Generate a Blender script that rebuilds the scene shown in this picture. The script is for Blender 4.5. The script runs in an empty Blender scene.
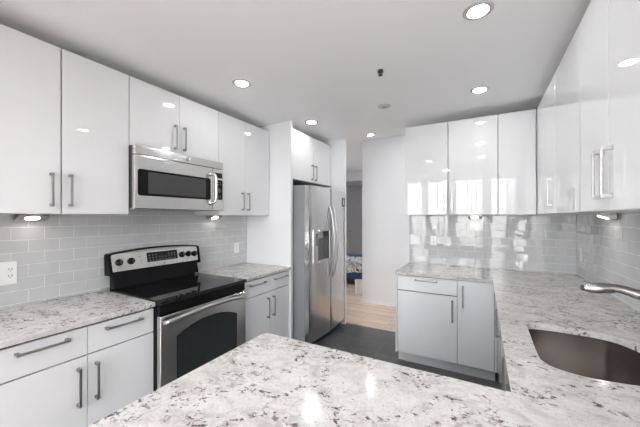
import bpy, bmesh, math, random
from mathutils import Vector, Matrix
from mathutils.geometry import tessellate_polygon

random.seed(7)
S = bpy.context.scene
COL = S.collection

# ------------------------------------------------------------ camera
HC = 1.46
cam_d = bpy.data.cameras.new('camera'); cam = bpy.data.objects.new('camera', cam_d); COL.objects.link(cam)
cam_d.sensor_width = 36.0
cam_d.lens = 292.6 * 36.0 / 640.0
cam_d.shift_y = 3.8 / 640.0
cam_d.clip_start = 0.02
cam.location = (0, 0, HC)
cam.rotation_euler = (math.radians(90), 0, math.atan(162.5 / 292.6))
S.camera = cam

# ------------------------------------------------------------ look
S.view_settings.view_transform = 'Standard'
S.view_settings.look = 'None'
S.view_settings.gamma = 1.0
S.view_settings.use_curve_mapping = False
S.view_settings.exposure = 0.07
try:
    S.cycles.max_bounces = 14; S.cycles.diffuse_bounces = 8; S.cycles.glossy_bounces = 8
    S.cycles.transparent_max_bounces = 12
    S.cycles.sample_clamp_indirect = 9.0
    S.cycles.caustics_reflective = False; S.cycles.caustics_refractive = False
except Exception:
    pass

# ------------------------------------------------------------ world: bright overcast sky over a pale city
SKY = 17.5
CEIL_LAMP = 118.0
UNDER_LAMP = 22.0
HALL_FILL = 560.0
GROUND = 0.32
LIVING_LAMP = 110.0
w = bpy.data.worlds.new('world'); S.world = w; w.use_nodes = True
nt = w.node_tree; nt.nodes.clear()
wo = nt.nodes.new('ShaderNodeOutputWorld'); bg = nt.nodes.new('ShaderNodeBackground')
tc = nt.nodes.new('ShaderNodeTexCoord'); sep = nt.nodes.new('ShaderNodeSeparateXYZ')
cr = nt.nodes.new('ShaderNodeValToRGB'); mp = nt.nodes.new('ShaderNodeMapRange')
mp.inputs[1].default_value = -1; mp.inputs[2].default_value = 1
nz = nt.nodes.new('ShaderNodeTexNoise'); nz.inputs['Scale'].default_value = 3.0; nz.inputs['Detail'].default_value = 6
mx = nt.nodes.new('ShaderNodeMix'); mx.data_type = 'RGBA'; mx.blend_type = 'MULTIPLY'; mx.inputs[0].default_value = 0.35
cr.color_ramp.elements[0].position = 0.0; cr.color_ramp.elements[0].color = (GROUND, GROUND, GROUND, 1)
cr.color_ramp.elements[1].position = 1.0; cr.color_ramp.elements[1].color = (0.80, 0.90, 1.0, 1)
e = cr.color_ramp.elements.new(0.47); e.color = (GROUND * 1.3, GROUND * 1.3, GROUND * 1.3, 1)
e = cr.color_ramp.elements.new(0.52); e.color = (0.97, 0.98, 1.0, 1)
nt.links.new(tc.outputs['Generated'], sep.inputs[0]); nt.links.new(sep.outputs[2], mp.inputs[0])
nt.links.new(mp.outputs[0], cr.inputs[0]); nt.links.new(tc.outputs['Generated'], nz.inputs['Vector'])
nt.links.new(cr.outputs[0], mx.inputs[6]); nt.links.new(nz.outputs[0], mx.inputs[7])
nt.links.new(mx.outputs[2], bg.inputs[0]); bg.inputs[1].default_value = SKY
nt.links.new(bg.outputs[0], wo.inputs[0])

def portal(name, loc, rot, sx, sy):
    l = bpy.data.lights.new(name, 'AREA'); l.shape = 'RECTANGLE'; l.size = sx; l.size_y = sy
    l.cycles.is_portal = True
    o = bpy.data.objects.new(name, l); COL.objects.link(o); o.location = loc; o.rotation_euler = rot
    return o

# ------------------------------------------------------------ materials
def newmat(name):
    m = bpy.data.materials.new(name); m.use_nodes = True
    return m, m.node_tree, m.node_tree.nodes['Principled BSDF']

def mat(name, col, rough=0.5, metal=0.0, spec=0.5, coat=0.0, emit=None, es=0.0, noise=0.0, nscale=20.0, bump=0.0, ior=None):
    m, t, b = newmat(name)
    b.inputs['Base Color'].default_value = (*col, 1); b.inputs['Roughness'].default_value = rough
    b.inputs['Metallic'].default_value = metal; b.inputs['Specular IOR Level'].default_value = spec
    b.inputs['Coat Weight'].default_value = coat; b.inputs['Coat Roughness'].default_value = 0.02
    if ior: b.inputs['IOR'].default_value = ior
    if emit:
        b.inputs['Emission Color'].default_value = (*emit, 1); b.inputs['Emission Strength'].default_value = es
    if noise or bump:
        tc = t.nodes.new('ShaderNodeTexCoord'); n = t.nodes.new('ShaderNodeTexNoise')
        n.inputs['Scale'].default_value = nscale; n.inputs['Detail'].default_value = 5
        t.links.new(tc.outputs['Object'], n.inputs['Vector'])
        if noise:
            r = t.nodes.new('ShaderNodeValToRGB')
            r.color_ramp.elements[0].position = 0.3; r.color_ramp.elements[1].position = 0.7
            r.color_ramp.elements[0].color = (*[c * (1 - noise) for c in col], 1)
            r.color_ramp.elements[1].color = (*[min(1, c * (1 + noise)) for c in col], 1)
            t.links.new(n.outputs[0], r.inputs[0]); t.links.new(r.outputs[0], b.inputs['Base Color'])
        if bump:
            bp = t.nodes.new('ShaderNodeBump'); bp.inputs['Strength'].default_value = bump; bp.inputs['Distance'].default_value = 0.002
            t.links.new(n.outputs[0], bp.inputs['Height']); t.links.new(bp.outputs[0], b.inputs['Normal'])
    return m

def steel(name, col, rough, axis, bump=0.05):
    """brushed steel, grain running along `axis` (0,1,2)"""
    m, t, b = newmat(name)
    b.inputs['Metallic'].default_value = 1.0
    tc = t.nodes.new('ShaderNodeTexCoord'); mpn = t.nodes.new('ShaderNodeMapping')
    sc = [1600.0] * 3; sc[axis] = 8.0
    mpn.inputs['Scale'].default_value = sc
    n = t.nodes.new('ShaderNodeTexNoise'); n.inputs['Scale'].default_value = 1.0; n.inputs['Detail'].default_value = 3
    t.links.new(tc.outputs['Object'], mpn.inputs[0]); t.links.new(mpn.outputs[0], n.inputs['Vector'])
    r = t.nodes.new('ShaderNodeValToRGB')
    r.color_ramp.elements[0].color = (*[c * 0.90 for c in col], 1); r.color_ramp.elements[1].color = (*[min(1, c * 1.08) for c in col], 1)
    t.links.new(n.outputs[0], r.inputs[0]); t.links.new(r.outputs[0], b.inputs['Base Color'])
    mr = t.nodes.new('ShaderNodeMapRange'); mr.inputs[3].default_value = rough * 0.85; mr.inputs[4].default_value = rough * 1.2
    t.links.new(n.outputs[0], mr.inputs[0]); t.links.new(mr.outputs[0], b.inputs['Roughness'])
    bp = t.nodes.new('ShaderNodeBump'); bp.inputs['Strength'].default_value = bump; bp.inputs['Distance'].default_value = 0.001
    t.links.new(n.outputs[0], bp.inputs['Height']); t.links.new(bp.outputs[0], b.inputs['Normal'])
    return m

def granite():
    m, t, b = newmat('granite')
    N = t.nodes.new; L = t.links.new
    tc = N('ShaderNodeTexCoord')
    g = N('ShaderNodeNewGeometry')
    pos = g.outputs['Position']
    def noise(scale, detail=6, rough=0.6, vec=None, dist=0.0):
        n = N('ShaderNodeTexNoise'); n.inputs['Scale'].default_value = scale; n.inputs['Detail'].default_value = detail
        n.inputs['Roughness'].default_value = rough; n.inputs['Distortion'].default_value = dist
        L(vec if vec else pos, n.inputs['Vector']); return n
    def ramp(src, stops):
        r = N('ShaderNodeValToRGB'); els = r.color_ramp.elements
        els[0].position, els[0].color = stops[0][0], (*stops[0][1], 1)
        els[1].position, els[1].color = stops[-1][0], (*stops[-1][1], 1)
        for p, c in stops[1:-1]:
            q = els.new(p); q.color = (*c, 1)
        L(src, r.inputs[0]); return r
    def mix(f, a, bb, mode='MIX'):
        x = N('ShaderNodeMix'); x.data_type = 'RGBA'; x.blend_type = mode
        if isinstance(f, float): x.inputs[0].default_value = f
        else: L(f, x.inputs[0])
        if isinstance(a, tuple): x.inputs[6].default_value = (*a, 1)
        else: L(a, x.inputs[6])
        if isinstance(bb, tuple): x.inputs[7].default_value = (*bb, 1)
        else: L(bb, x.inputs[7])
        return x.outputs[2]
    # stretched coordinates: the stone's veins drift diagonally
    mp1 = N('ShaderNodeMapping'); mp1.inputs['Rotation'].default_value = (0, 0, math.radians(-38)); mp1.inputs['Scale'].default_value = (1.0, 1.3, 1.1)
    L(pos, mp1.inputs[0]); sv = mp1.outputs[0]
    base = ramp(noise(11, 6, 0.6, sv, 0.8).outputs[0], [(0.32, (0.45, 0.42, 0.40)), (0.43, (0.56, 0.54, 0.515)), (0.53, (0.63, 0.61, 0.585)), (0.75, (0.67, 0.655, 0.635))]).outputs[0]
    # irregular crystal cells with grey-brown boundaries, broken up by noise
    def cells(scale, amp, width, dark, keep):
        v = N('ShaderNodeTexVoronoi'); v.feature = 'DISTANCE_TO_EDGE'; v.inputs['Scale'].default_value = scale
        wv = N('ShaderNodeVectorMath'); wv.operation = 'ADD'
        wn = noise(scale * 0.8, 4, 0.6); ws = N('ShaderNodeVectorMath'); ws.operation = 'SCALE'; ws.inputs['Scale'].default_value = amp
        L(wn.outputs[1], ws.inputs[0]); L(sv, wv.inputs[0]); L(ws.outputs[0], wv.inputs[1]); L(wv.outputs[0], v.inputs['Vector'])
        line = ramp(v.outputs['Distance'], [(0.0, (1, 1, 1)), (width, (0, 0, 0)), (1.0, (0, 0, 0))]).outputs[0]
        brk = ramp(noise(scale * 0.45, 3, 0.6, sv).outputs[0], [(keep, (0, 0, 0)), (keep + 0.12, (1, 1, 1))]).outputs[0]
        return mix(1.0, line, brk, 'MULTIPLY'), dark
    lm, dk = cells(38, 0.05, 0.13, (0.56, 0.53, 0.52), 0.47)
    c1 = mix(lm, base, dk)
    fine = ramp(noise(120, 2, 0.6).outputs[0], [(0.34, (0.80, 0.78, 0.77)), (0.48, (1, 1, 1)), (1.0, (1, 1, 1))]).outputs[0]
    c2 = mix(0.7, c1, fine, 'MULTIPLY')
    gm = ramp(noise(3.2, 4, 0.6, sv, 1.0).outputs[0], [(0.47, (0, 0, 0)), (0.62, (1, 1, 1))]).outputs[0]
    gf = ramp(noise(34, 5, 0.65, sv).outputs[0], [(0.44, (0, 0, 0)), (0.62, (0.9, 0.9, 0.9))]).outputs[0]
    c3 = mix(mix(1.0, gm, gf, 'MULTIPLY'), c2, (0.40, 0.365, 0.35))
    vm = ramp(noise(2.4, 3, 0.5, sv, 1.5).outputs[0], [(0.43, (0, 0, 0)), (0.485, (1, 1, 1)), (0.505, (1, 1, 1)), (0.56, (0, 0, 0))]).outputs[0]
    vs = ramp(noise(52, 4, 0.6, sv, 0.4).outputs[0], [(0.535, (0, 0, 0)), (0.60, (1, 1, 1))]).outputs[0]
    c4 = mix(mix(1.0, vm, vs, 'MULTIPLY'), c3, (0.11, 0.082, 0.08))
    sp = ramp(noise(64, 3, 0.55, sv).outputs[0], [(0.69, (0, 0, 0)), (0.73, (1, 1, 1))]).outputs[0]
    c5 = mix(sp, c4, (0.13, 0.10, 0.10))
    L(c5, b.inputs['Base Color'])
    b.inputs['Roughness'].default_value = 0.13
    b.inputs['Specular IOR Level'].default_value = 0.5
    return m

def floor_tiles(name, c1, c2, grout, bw, bh, off, rough):
    m, t, b = newmat(name); N = t.nodes.new; L = t.links.new
    g = N('ShaderNodeNewGeometry'); mp_ = N('ShaderNodeMapping'); mp_.inputs['Location'].default_value = off
    br = N('ShaderNodeTexBrick'); br.inputs['Scale'].default_value = 1.0
    br.inputs['Brick Width'].default_value = bw; br.inputs['Row Height'].default_value = bh
    br.inputs['Mortar Size'].default_value = 0.003; br.inputs['Mortar Smooth'].default_value = 0.1
    br.inputs['Color1'].default_value = (*c1, 1); br.inputs['Color2'].default_value = (*c2, 1); br.inputs['Mortar'].default_value = (*grout, 1)
    L(g.outputs['Position'], mp_.inputs[0]); L(mp_.outputs[0], br.inputs['Vector'])
    n = N('ShaderNodeTexNoise'); n.inputs['Scale'].default_value = 14; n.inputs['Detail'].default_value = 8
    L(g.outputs['Position'], n.inputs['Vector'])
    r = N('ShaderNodeValToRGB'); r.color_ramp.elements[0].color = (0.6, 0.6, 0.6, 1); r.color_ramp.elements[1].color = (1.3, 1.3, 1.3, 1)
    L(n.outputs[0], r.inputs[0])
    x = N('ShaderNodeMix'); x.data_type = 'RGBA'; x.blend_type = 'MULTIPLY'; x.inputs[0].default_value = 1.0
    L(br.outputs[0], x.inputs[6]); L(r.outputs[0], x.inputs[7]); L(x.outputs[2], b.inputs['Base Color'])
    bp = N('ShaderNodeBump'); bp.inputs['Strength'].default_value = 0.4; bp.inputs['Distance'].default_value = 0.003
    L(n.outputs[0], bp.inputs['Height']); L(bp.outputs[0], b.inputs['Normal'])
    b.inputs['Roughness'].default_value = rough
    return m

def wood_floor():
    m, t, b = newmat('oak_boards'); N = t.nodes.new; L = t.links.new
    g = N('ShaderNodeNewGeometry')
    br = N('ShaderNodeTexBrick'); br.inputs['Scale'].default_value = 1.0
    br.inputs['Brick Width'].default_value = 0.75; br.inputs['Row Height'].default_value = 0.07
    br.inputs['Mortar Size'].default_value = 0.0012; br.inputs['Color1'].default_value = (0.66, 0.51, 0.41, 1)
    br.inputs['Color2'].default_value = (0.80, 0.64, 0.52, 1); br.inputs['Mortar'].default_value = (0.25, 0.14, 0.07, 1)
    L(g.outputs['Position'], br.inputs['Vector'])
    mp_ = N('ShaderNodeMapping'); mp_.inputs['Scale'].default_value = (3, 45, 1)
    n = N('ShaderNodeTexNoise'); n.inputs['Scale'].default_value = 1; n.inputs['Detail'].default_value = 6
    L(g.outputs['Position'], mp_.inputs[0]); L(mp_.outputs[0], n.inputs['Vector'])
    r = N('ShaderNodeValToRGB'); r.color_ramp.elements[0].color = (0.75, 0.72, 0.7, 1); r.color_ramp.elements[1].color = (1.15, 1.15, 1.15, 1)
    L(n.outputs[0], r.inputs[0])
    x = N('ShaderNodeMix'); x.data_type = 'RGBA'; x.blend_type = 'MULTIPLY'; x.inputs[0].default_value = 1.0
    L(br.outputs[0], x.inputs[6]); L(r.outputs[0], x.inputs[7]); L(x.outputs[2], b.inputs['Base Color'])
    b.inputs['Roughness'].default_value = 0.22
    return m

def duvet_mat():
    m, t, b = newmat('duvet_print'); N = t.nodes.new; L = t.links.new
    g = N('ShaderNodeNewGeometry'); n = N('ShaderNodeTexNoise'); n.inputs['Scale'].default_value = 9; n.inputs['Detail'].default_value = 2
    n.inputs['Distortion'].default_value = 1.5
    L(g.outputs['Position'], n.inputs['Vector'])
    r = N('ShaderNodeValToRGB'); r.color_ramp.interpolation = 'CONSTANT'
    r.color_ramp.elements[0].color = (0.05, 0.05, 0.06, 1); r.color_ramp.elements[1].position = 0.56; r.color_ramp.elements[1].color = (0.3, 0.3, 0.32, 1)
    q = r.color_ramp.elements.new(0.42); q.color = (0.8, 0.8, 0.8, 1)
    L(n.outputs[0], r.inputs[0]); L(r.outputs[0], b.inputs['Base Color']); b.inputs['Roughness'].default_value = 0.9
    return m

def pane_mat():
    m = bpy.data.materials.new('window_glass'); m.use_nodes = True; t = m.node_tree; t.nodes.clear()
    o = t.nodes.new('ShaderNodeOutputMaterial'); x = t.nodes.new('ShaderNodeMixShader'); fr = t.nodes.new('ShaderNodeFresnel')
    tr = t.nodes.new('ShaderNodeBsdfTransparent'); gl = t.nodes.new('ShaderNodeBsdfGlossy'); gl.inputs['Roughness'].default_value = 0.0
    fr.inputs[0].default_value = 1.45
    t.links.new(fr.outputs[0], x.inputs[0]); t.links.new(tr.outputs[0], x.inputs[1]); t.links.new(gl.outputs[0], x.inputs[2]); t.links.new(x.outputs[0], o.inputs[0])
    return m

M = {}
M['wall'] = mat('white_paint', (0.80, 0.81, 0.825), 0.55, bump=0.05, nscale=180)
M['ceil'] = mat('ceiling_paint', (0.93, 0.93, 0.935), 0.7, bump=0.05, nscale=150)
M['farwall'] = mat('grey_paint', (0.74, 0.745, 0.76), 0.7, bump=0.04, nscale=120)
M['trim'] = mat('trim_paint', (0.85, 0.85, 0.85), 0.35, noise=0.01)
M['gloss'] = mat('gloss_white_lacquer', (0.76, 0.765, 0.775), 0.010, spec=0.42, noise=0.006, nscale=2)
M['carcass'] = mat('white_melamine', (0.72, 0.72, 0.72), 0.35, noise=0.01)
M['toe'] = mat('toe_kick_grey', (0.62, 0.64, 0.67), 0.3, noise=0.02)
M['nickel'] = mat('brushed_nickel', (0.40, 0.39, 0.385), 0.30, metal=1.0, noise=0.05, nscale=90)
M['granite'] = granite()
M['tile'] = mat('glass_tile', (0.56, 0.567, 0.575), 0.01, spec=0.6, noise=0.035, nscale=9)
M['grout'] = mat('tile_grout', (0.80, 0.80, 0.79), 0.7, noise=0.03, nscale=80)
M['steel_y'] = steel('brushed_steel_horizontal', (0.66, 0.645, 0.63), 0.22, 1, 0.0)
M['steel_z'] = steel('brushed_steel_vertical', (0.62, 0.62, 0.62), 0.20, 2, 0.0)
M['sink'] = steel('sink_steel', (0.46, 0.43, 0.41), 0.20, 2, 0.0)
M['fridge_side'] = mat('grey_textured_steel', (0.26, 0.27, 0.28), 0.45, metal=0.3, bump=0.3, nscale=400)
M['chrome'] = mat('polished_steel', (0.62, 0.62, 0.62), 0.2, metal=1.0, noise=0.03)
M['faucet'] = mat('brushed_faucet_nickel', (0.45, 0.42, 0.385), 0.27, metal=1.0, noise=0.05, nscale=60)
M['satin'] = mat('satin_steel', (0.50, 0.50, 0.50), 0.32, metal=1.0, noise=0.04)
M['ring'] = mat('dark_burner_print', (0.035, 0.035, 0.036), 0.15, noise=0.05)
M['black'] = mat('black_enamel', (0.008, 0.008, 0.009), 0.15, spec=0.12, noise=0.1)
M['blackglass'] = mat('black_ceramic_glass', (0.010, 0.010, 0.011), 0.04, spec=0.35, noise=0.1)
M['ovenglass'] = mat('dark_oven_glass', (0.022, 0.026, 0.026), 0.06, spec=0.6, noise=0.1)
M['mwglass'] = mat('dark_mesh_glass', (0.05, 0.05, 0.05), 0.12, spec=0.5, noise=0.15, nscale=300)
M['rubber'] = mat('dark_plastic', (0.04, 0.04, 0.045), 0.45, noise=0.1)
M['greyplastic'] = mat('grey_plastic', (0.30, 0.31, 0.32), 0.4, noise=0.05)
M['mark'] = mat('pale_print', (0.55, 0.55, 0.55), 0.5, noise=0.03)
M['red'] = mat('red_indicator', (0.30, 0.05, 0.04), 0.4, noise=0.03)
M['plastic'] = mat('white_plastic', (0.86, 0.86, 0.85), 0.3, noise=0.01)
M['lamp'] = mat('lamp_lens', (1, 1, 1), 0.5, emit=(1.0, 0.985, 0.97), es=CEIL_LAMP, noise=0.001)
M['hfill'] = mat('hall_fill_lens', (1, 1, 1), 0.5, emit=(1.0, 1.0, 1.0), es=HALL_FILL, noise=0.001)  # lens of the added hallway fill light
M['llamp'] = mat('living_lamp_lens', (1, 1, 1), 0.5, emit=(1.0, 0.99, 0.98), es=LIVING_LAMP, noise=0.001)  # shared by one real living-area lamp and two added ones
M['ulamp'] = mat('puck_lens', (1, 1, 1), 0.5, emit=(1.0, 0.93, 0.83), es=UNDER_LAMP, noise=0.001)
M['slate'] = floor_tiles('slate_tiles', (0.075, 0.077, 0.080), (0.105, 0.107, 0.112), (0.13, 0.13, 0.13), 0.61, 0.305, (0.08, 0.02, 0), 0.32)
M['wood'] = wood_floor()
M['shade_carcass'] = mat('shade_melamine', (0.03, 0.03, 0.03), 0.5, noise=0.02)  # shade of the door and drawer gaps put into the body colour
M['lampring'] = mat('satin_lamp_ring', (0.55, 0.55, 0.54), 0.4, noise=0.01)
M['glass'] = pane_mat()
M['duvet'] = duvet_mat()
M['blue'] = mat('blue_cotton', (0.045, 0.085, 0.17), 0.9, noise=0.15, nscale=15)
M['darkwood'] = mat('dark_bed_frame', (0.06, 0.04, 0.03), 0.5, noise=0.2)

# ------------------------------------------------------------ helpers
ORG = {}
def empty(name, loc, label, cat, group=None):
    o = bpy.data.objects.new(name, None); COL.objects.link(o); o.location = loc; o.empty_display_size = 0.05
    o['label'] = label; o['category'] = cat
    if group: o['group'] = group
    ORG[o] = Vector(loc); return o

def tag(o, label, cat, group=None):
    o['label'] = label; o['category'] = cat
    if group: o['group'] = group
    return o

def finish(name, bm, m, parent=None, bevel=0.0, smooth=False, segs=2, label=None):
    org = ORG[parent] if parent is not None else Vector((0, 0, 0))
    bmesh.ops.recalc_face_normals(bm, faces=bm.faces)
    bm.transform(Matrix.Translation(-org))
    me = bpy.data.meshes.new(name); bm.to_mesh(me); bm.free()
    ms = m if isinstance(m, (list, tuple)) else [m]
    for q in ms: me.materials.append(q)
    o = bpy.data.objects.new(name, me); COL.objects.link(o)
    if parent is not None:
        o.parent = parent; ORG[o] = org
    else: ORG[o] = Vector((0, 0, 0))
    if bevel:
        b = o.modifiers.new('bevel', 'BEVEL'); b.width = bevel; b.segments = segs; b.limit_method = 'ANGLE'; b.angle_limit = math.radians(40)
    if smooth:
        for p in me.polygons: p.use_smooth = True
        if not bevel:
            try: me.set_sharp_from_angle(angle=math.radians(40))
            except Exception: pass
    if label: o['label'] = label
    return o

def struct(name, bm, m, bevel=0.0, parent=None):
    o = finish(name, bm, m, parent, bevel)
    if parent is None: o['kind'] = 'structure'
    return o

def box(bm, a, b, mi=0):
    x0, y0, z0 = [min(p, q) for p, q in zip(a, b)]; x1, y1, z1 = [max(p, q) for p, q in zip(a, b)]
    v = [bm.verts.new(p) for p in ((x0, y0, z0), (x1, y0, z0), (x1, y1, z0), (x0, y1, z0), (x0, y0, z1), (x1, y0, z1), (x1, y1, z1), (x0, y1, z1))]
    for f in ((0, 3, 2, 1), (4, 5, 6, 7), (0, 1, 5, 4), (1, 2, 6, 5), (2, 3, 7, 6), (3, 0, 4, 7)):
        q = bm.faces.new([v[i] for i in f]); q.material_index = mi
    return v

def BX(*pairs):
    bm = bmesh.new()
    for a, b in pairs: box(bm, a, b)
    return bm

def prism(bm, pts, axis, t0, t1):
    """extrude polygon pts (2-D) along axis from t0 to t1"""
    def P(p, t):
        return {0: (t, p[0], p[1]), 1: (p[0], t, p[1]), 2: (p[0], p[1], t)}[axis]
    a = [bm.verts.new(P(p, t0)) for p in pts]; b = [bm.verts.new(P(p, t1)) for p in pts]
    n = len(pts)
    bm.faces.new(a[::-1]); bm.faces.new(b)
    for i in range(n): bm.faces.new((a[i], a[(i + 1) % n], b[(i + 1) % n], b[i]))

def tube(bm, pts, rad, n=12, cap=True, flat=1.0):
    pts = [Vector(p) for p in pts]; rads = rad if isinstance(rad, (list, tuple)) else [rad] * len(pts)
    rings = []; up = None
    for i, p in enumerate(pts):
        d = (pts[min(i + 1, len(pts) - 1)] - pts[max(i - 1, 0)]).normalized()
        if up is None:
            up = Vector((0, 0, 1)) if abs(d.z) < 0.9 else Vector((0, 1, 0))
        s = d.cross(up).normalized(); u = s.cross(d).normalized(); up = u
        rings.append([bm.verts.new(p + s * math.cos(k * 2 * math.pi / n) * rads[i] + u * math.sin(k * 2 * math.pi / n) * rads[i] * flat) for k in range(n)])
    for a, b in zip(rings, rings[1:]):
        for k in range(n): bm.faces.new((a[k], a[(k + 1) % n], b[(k + 1) % n], b[k]))
    if cap: bm.faces.new(rings[0][::-1]); bm.faces.new(rings[-1])

def lathe(bm, c, axis, prof, n=24):
    """prof: list of (distance along axis, radius)"""
    ax = Vector(axis).normalized(); u = ax.orthogonal().normalized(); v = ax.cross(u); c = Vector(c); rings = []
    for t, r in prof:
        rings.append([bm.verts.new(c + ax * t + (u * math.cos(k * 2 * math.pi / n) + v * math.sin(k * 2 * math.pi / n)) * max(r, 1e-5)) for k in range(n)])
    for a, b in zip(rings, rings[1:]):
        for k in range(n): bm.faces.new((a[k], a[(k + 1) % n], b[(k + 1) % n], b[k]))
    bm.faces.new(rings[0][::-1]); bm.faces.new(rings[-1])

def slab(bm, outer, holes, z0, z1):
    polys = [outer] + holes
    flat = [p for q in polys for p in q]
    tris = tessellate_polygon([[Vector((x, y, 0)) for x, y in q] for q in polys])
    top = [bm.verts.new((x, y, z1)) for x, y in flat]; bot = [bm.verts.new((x, y, z0)) for x, y in flat]
    for a, b, c in tris:
        bm.faces.new((top[a], top[b], top[c])); bm.faces.new((bot[c], bot[b], bot[a]))
    k = 0
    for q in polys:
        n = len(q)
        for i in range(n):
            j = (i + 1) % n
            bm.faces.new((top[k + i], top[k + j], bot[k + j], bot[k + i]))
        k += n
    bmesh.ops.dissolve_limit(bm, angle_limit=0.01, verts=bm.verts, edges=bm.edges)

def spline(pts, k=6):
    P = [Vector(p) for p in pts]; P = [2 * P[0] - P[1]] + P + [2 * P[-1] - P[-2]]; out = []
    for i in range(1, len(P) - 2):
        for j in range(k):
            t = j / k; a, b, c, d = P[i - 1], P[i], P[i + 1], P[i + 2]
            out.append(0.5 * ((2 * b) + (c - a) * t + (2 * a - 5 * b + 4 * c - d) * t * t + (3 * b - a - 3 * c + d) * t ** 3))
    out.append(P[-2]); return out

# coordinates of the room
XL, XR, YB, ZC = -2.49, 0.785, 3.61, 2.53
CT, CB = 0.914, 0.884           # worktop top / underside
UB, UT = 1.480, 2.445           # wall cabinets
YW = -1.50                      # window wall

# ------------------------------------------------------------ the setting
struct('floor', BX(((XL - 0.1, 0.26, -0.1), (3.3, 3.72, 0))), M['slate'])
struct('floor_living', BX(((XL - 0.1, YW - 0.1, -0.1), (3.3, 0.26, 0))), M['wood'])
struct('floor_hallway', BX(((-5.2, 3.72, -0.1), (3.3, 9.6, 0.0))), M['wood'])
struct('ceiling', BX(((XL - 0.1, YW - 0.1, ZC), (3.3, 3.70, ZC + 0.45))), M['ceil'])
struct('ceiling_hallway', BX(((-5.2, 3.70, 2.78), (3.3, 9.6, 2.98))), M['ceil'])
struct('wall_left', BX(((XL - 0.1, YW, 0), (XL, 3.65, ZC))), M['wall'])
struct('wall_right', BX(((XR, -0.25, 0), (XR + 0.1, YB, ZC))), M['wall'])
struct('wall_back', BX(((-0.82, YB, 0), (3.3, YB + 0.09, ZC))), M['wall'])
struct('wall_fridge_nook', BX(((-2.59, 3.655, 0), (-1.64, 3.70, ZC))), M['wall'], 0.002)
struct('wall_living_side', BX(((3.2, YW, 0), (3.3, YB, ZC))), M['wall'])
struct('wall_living_back', BX(((XR + 0.1, -0.15, 0), (3.2, -0.05, ZC))), M['wall'])
struct('wall_hallway', BX(((-1.81, 4.75, 0), (3.3, 4.87, 2.78))), M['wall'], 0.002)
struct('baseboard_hallway', BX(((-1.822, 4.738, 0), (3.2, 4.75, 0.055)), ((-1.822, 4.75, 0), (-1.81, 4.87, 0.055))), M['trim'], 0.002)
struct('wall_hallway_end', BX(((3.2, 3.70, 0), (3.3, 9.5, 2.78))), M['wall'])
struct('wall_bedroom_right', BX(((-1.2, 4.87, 0), (-1.1, 9.5, 2.78))), M['wall'])
struct('wall_bedroom_header', BX(((-5.2, 7.75, 2.50), (-1.2, 7.87, 2.78))), M['wall'])
struct('wall_bedroom_back', BX(((-5.2, 9.3, 0), (-1.2, 9.4, 2.5)), ((-5.2, 7.87, 2.5), (-1.2, 9.4, 2.6))), M['farwall'])
struct('wall_hall_near', BX(((-5.2, 3.70, 0), (-2.59, 3.80, 2.78))), M['wall'])
# bedroom outer wall with an opening for the added, unseen window
bx = [((-5.2, 3.8, 0), (-5.1, 5.0, 2.78)), ((-5.2, 7.2, 0), (-5.1, 9.5, 2.78)), ((-5.2, 5.0, 0), (-5.1, 7.2, 0.8)), ((-5.2, 5.0, 2.0), (-5.1, 7.2, 2.78))]
struct('wall_bedroom_left', BX(*bx), M['farwall'])
# window wall behind the kitchen
WINS = [(-1.80, -1.38), (-1.27, -0.77), (-0.60, 0.02), (0.16, 0.52), (0.72, 1.55), (1.70, 2.95)]
ZW0, ZW1 = 0.12, 2.40
bm = bmesh.new(); xs = XL - 0.1
for a, b in WINS:
    box(bm, (xs, YW - 0.1, 0), (a, YW, ZC)); xs = b
    box(bm, (a, YW - 0.1, 0), (b, YW, ZW0)); box(bm, (a, YW - 0.1, ZW1), (b, YW, ZC))
box(bm, (xs, YW - 0.1, 0), (3.3, YW, ZC))
struct('wall_windows', bm, M['wall'])
for i, (a, b) in enumerate(WINS):
    t = 0.03
    bars = [((a, YW - 0.07, ZW0), (a + t, YW - 0.03, ZW1)), ((b - t, YW - 0.07, ZW0), (b, YW - 0.03, ZW1)),
            ((a + t, YW - 0.07, ZW0), (b - t, YW - 0.03, ZW0 + t)), ((a + t, YW - 0.07, ZW1 - t), (b - t, YW - 0.03, ZW1))]
    if i == 2:
        for k in range(4):
            xx = -0.33 + k * 0.09; bars.append(((xx, YW - 0.065, ZW0 + t), (xx + 0.022, YW - 0.04, ZW1 - t)))
    elif b - a > 0.45:
        xx = (a + b) / 2; bars.append(((xx - 0.012, YW - 0.065, ZW0 + t), (xx + 0.012, YW - 0.04, ZW1 - t)))
    wf = struct('window_%d' % (i + 1), BX(*bars), M['trim'])
    finish('window_pane', BX(((a + t, YW - 0.052, ZW0 + t), (b - t, YW - 0.048, ZW1 - t))), M['glass'], wf)
portal('daylight_portal', (0.55, YW - 0.12, 1.26), (math.radians(-90), 0, 0), 4.9, 2.35)
wf = struct('window_7', BX(((-5.17, 5.0, 0.8), (-5.13, 5.05, 2.0)), ((-5.17, 7.15, 0.8), (-5.13, 7.2, 2.0)), ((-5.17, 5.05, 0.8), (-5.13, 7.15, 0.85)), ((-5.17, 5.05, 1.95), (-5.13, 7.15, 2.0))), M['trim'])  # added bedroom window, out of view, to let daylight in
finish('window_pane', BX(((-5.152, 5.05, 0.85), (-5.148, 7.15, 1.95))), M['glass'], wf)
portal('bedroom_portal', (-5.22, 6.1, 1.4), (0, math.radians(-90), 0), 1.2, 2.2)
# bedroom closet door with its knob
dr = struct('door_1', BX(((-4.4, 9.26, 0), (-2.2, 9.298, 2.40))), M['farwall'], 0.003)
bm = bmesh.new(); lathe(bm, (-3.94, 9.26, 1.0), (0, -1, 0), [(0, 0.025), (0.02, 0.012), (0.04, 0.03), (0.06, 0.02)]); finish('door_knob', bm, M['nickel'], dr, smooth=True)

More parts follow.
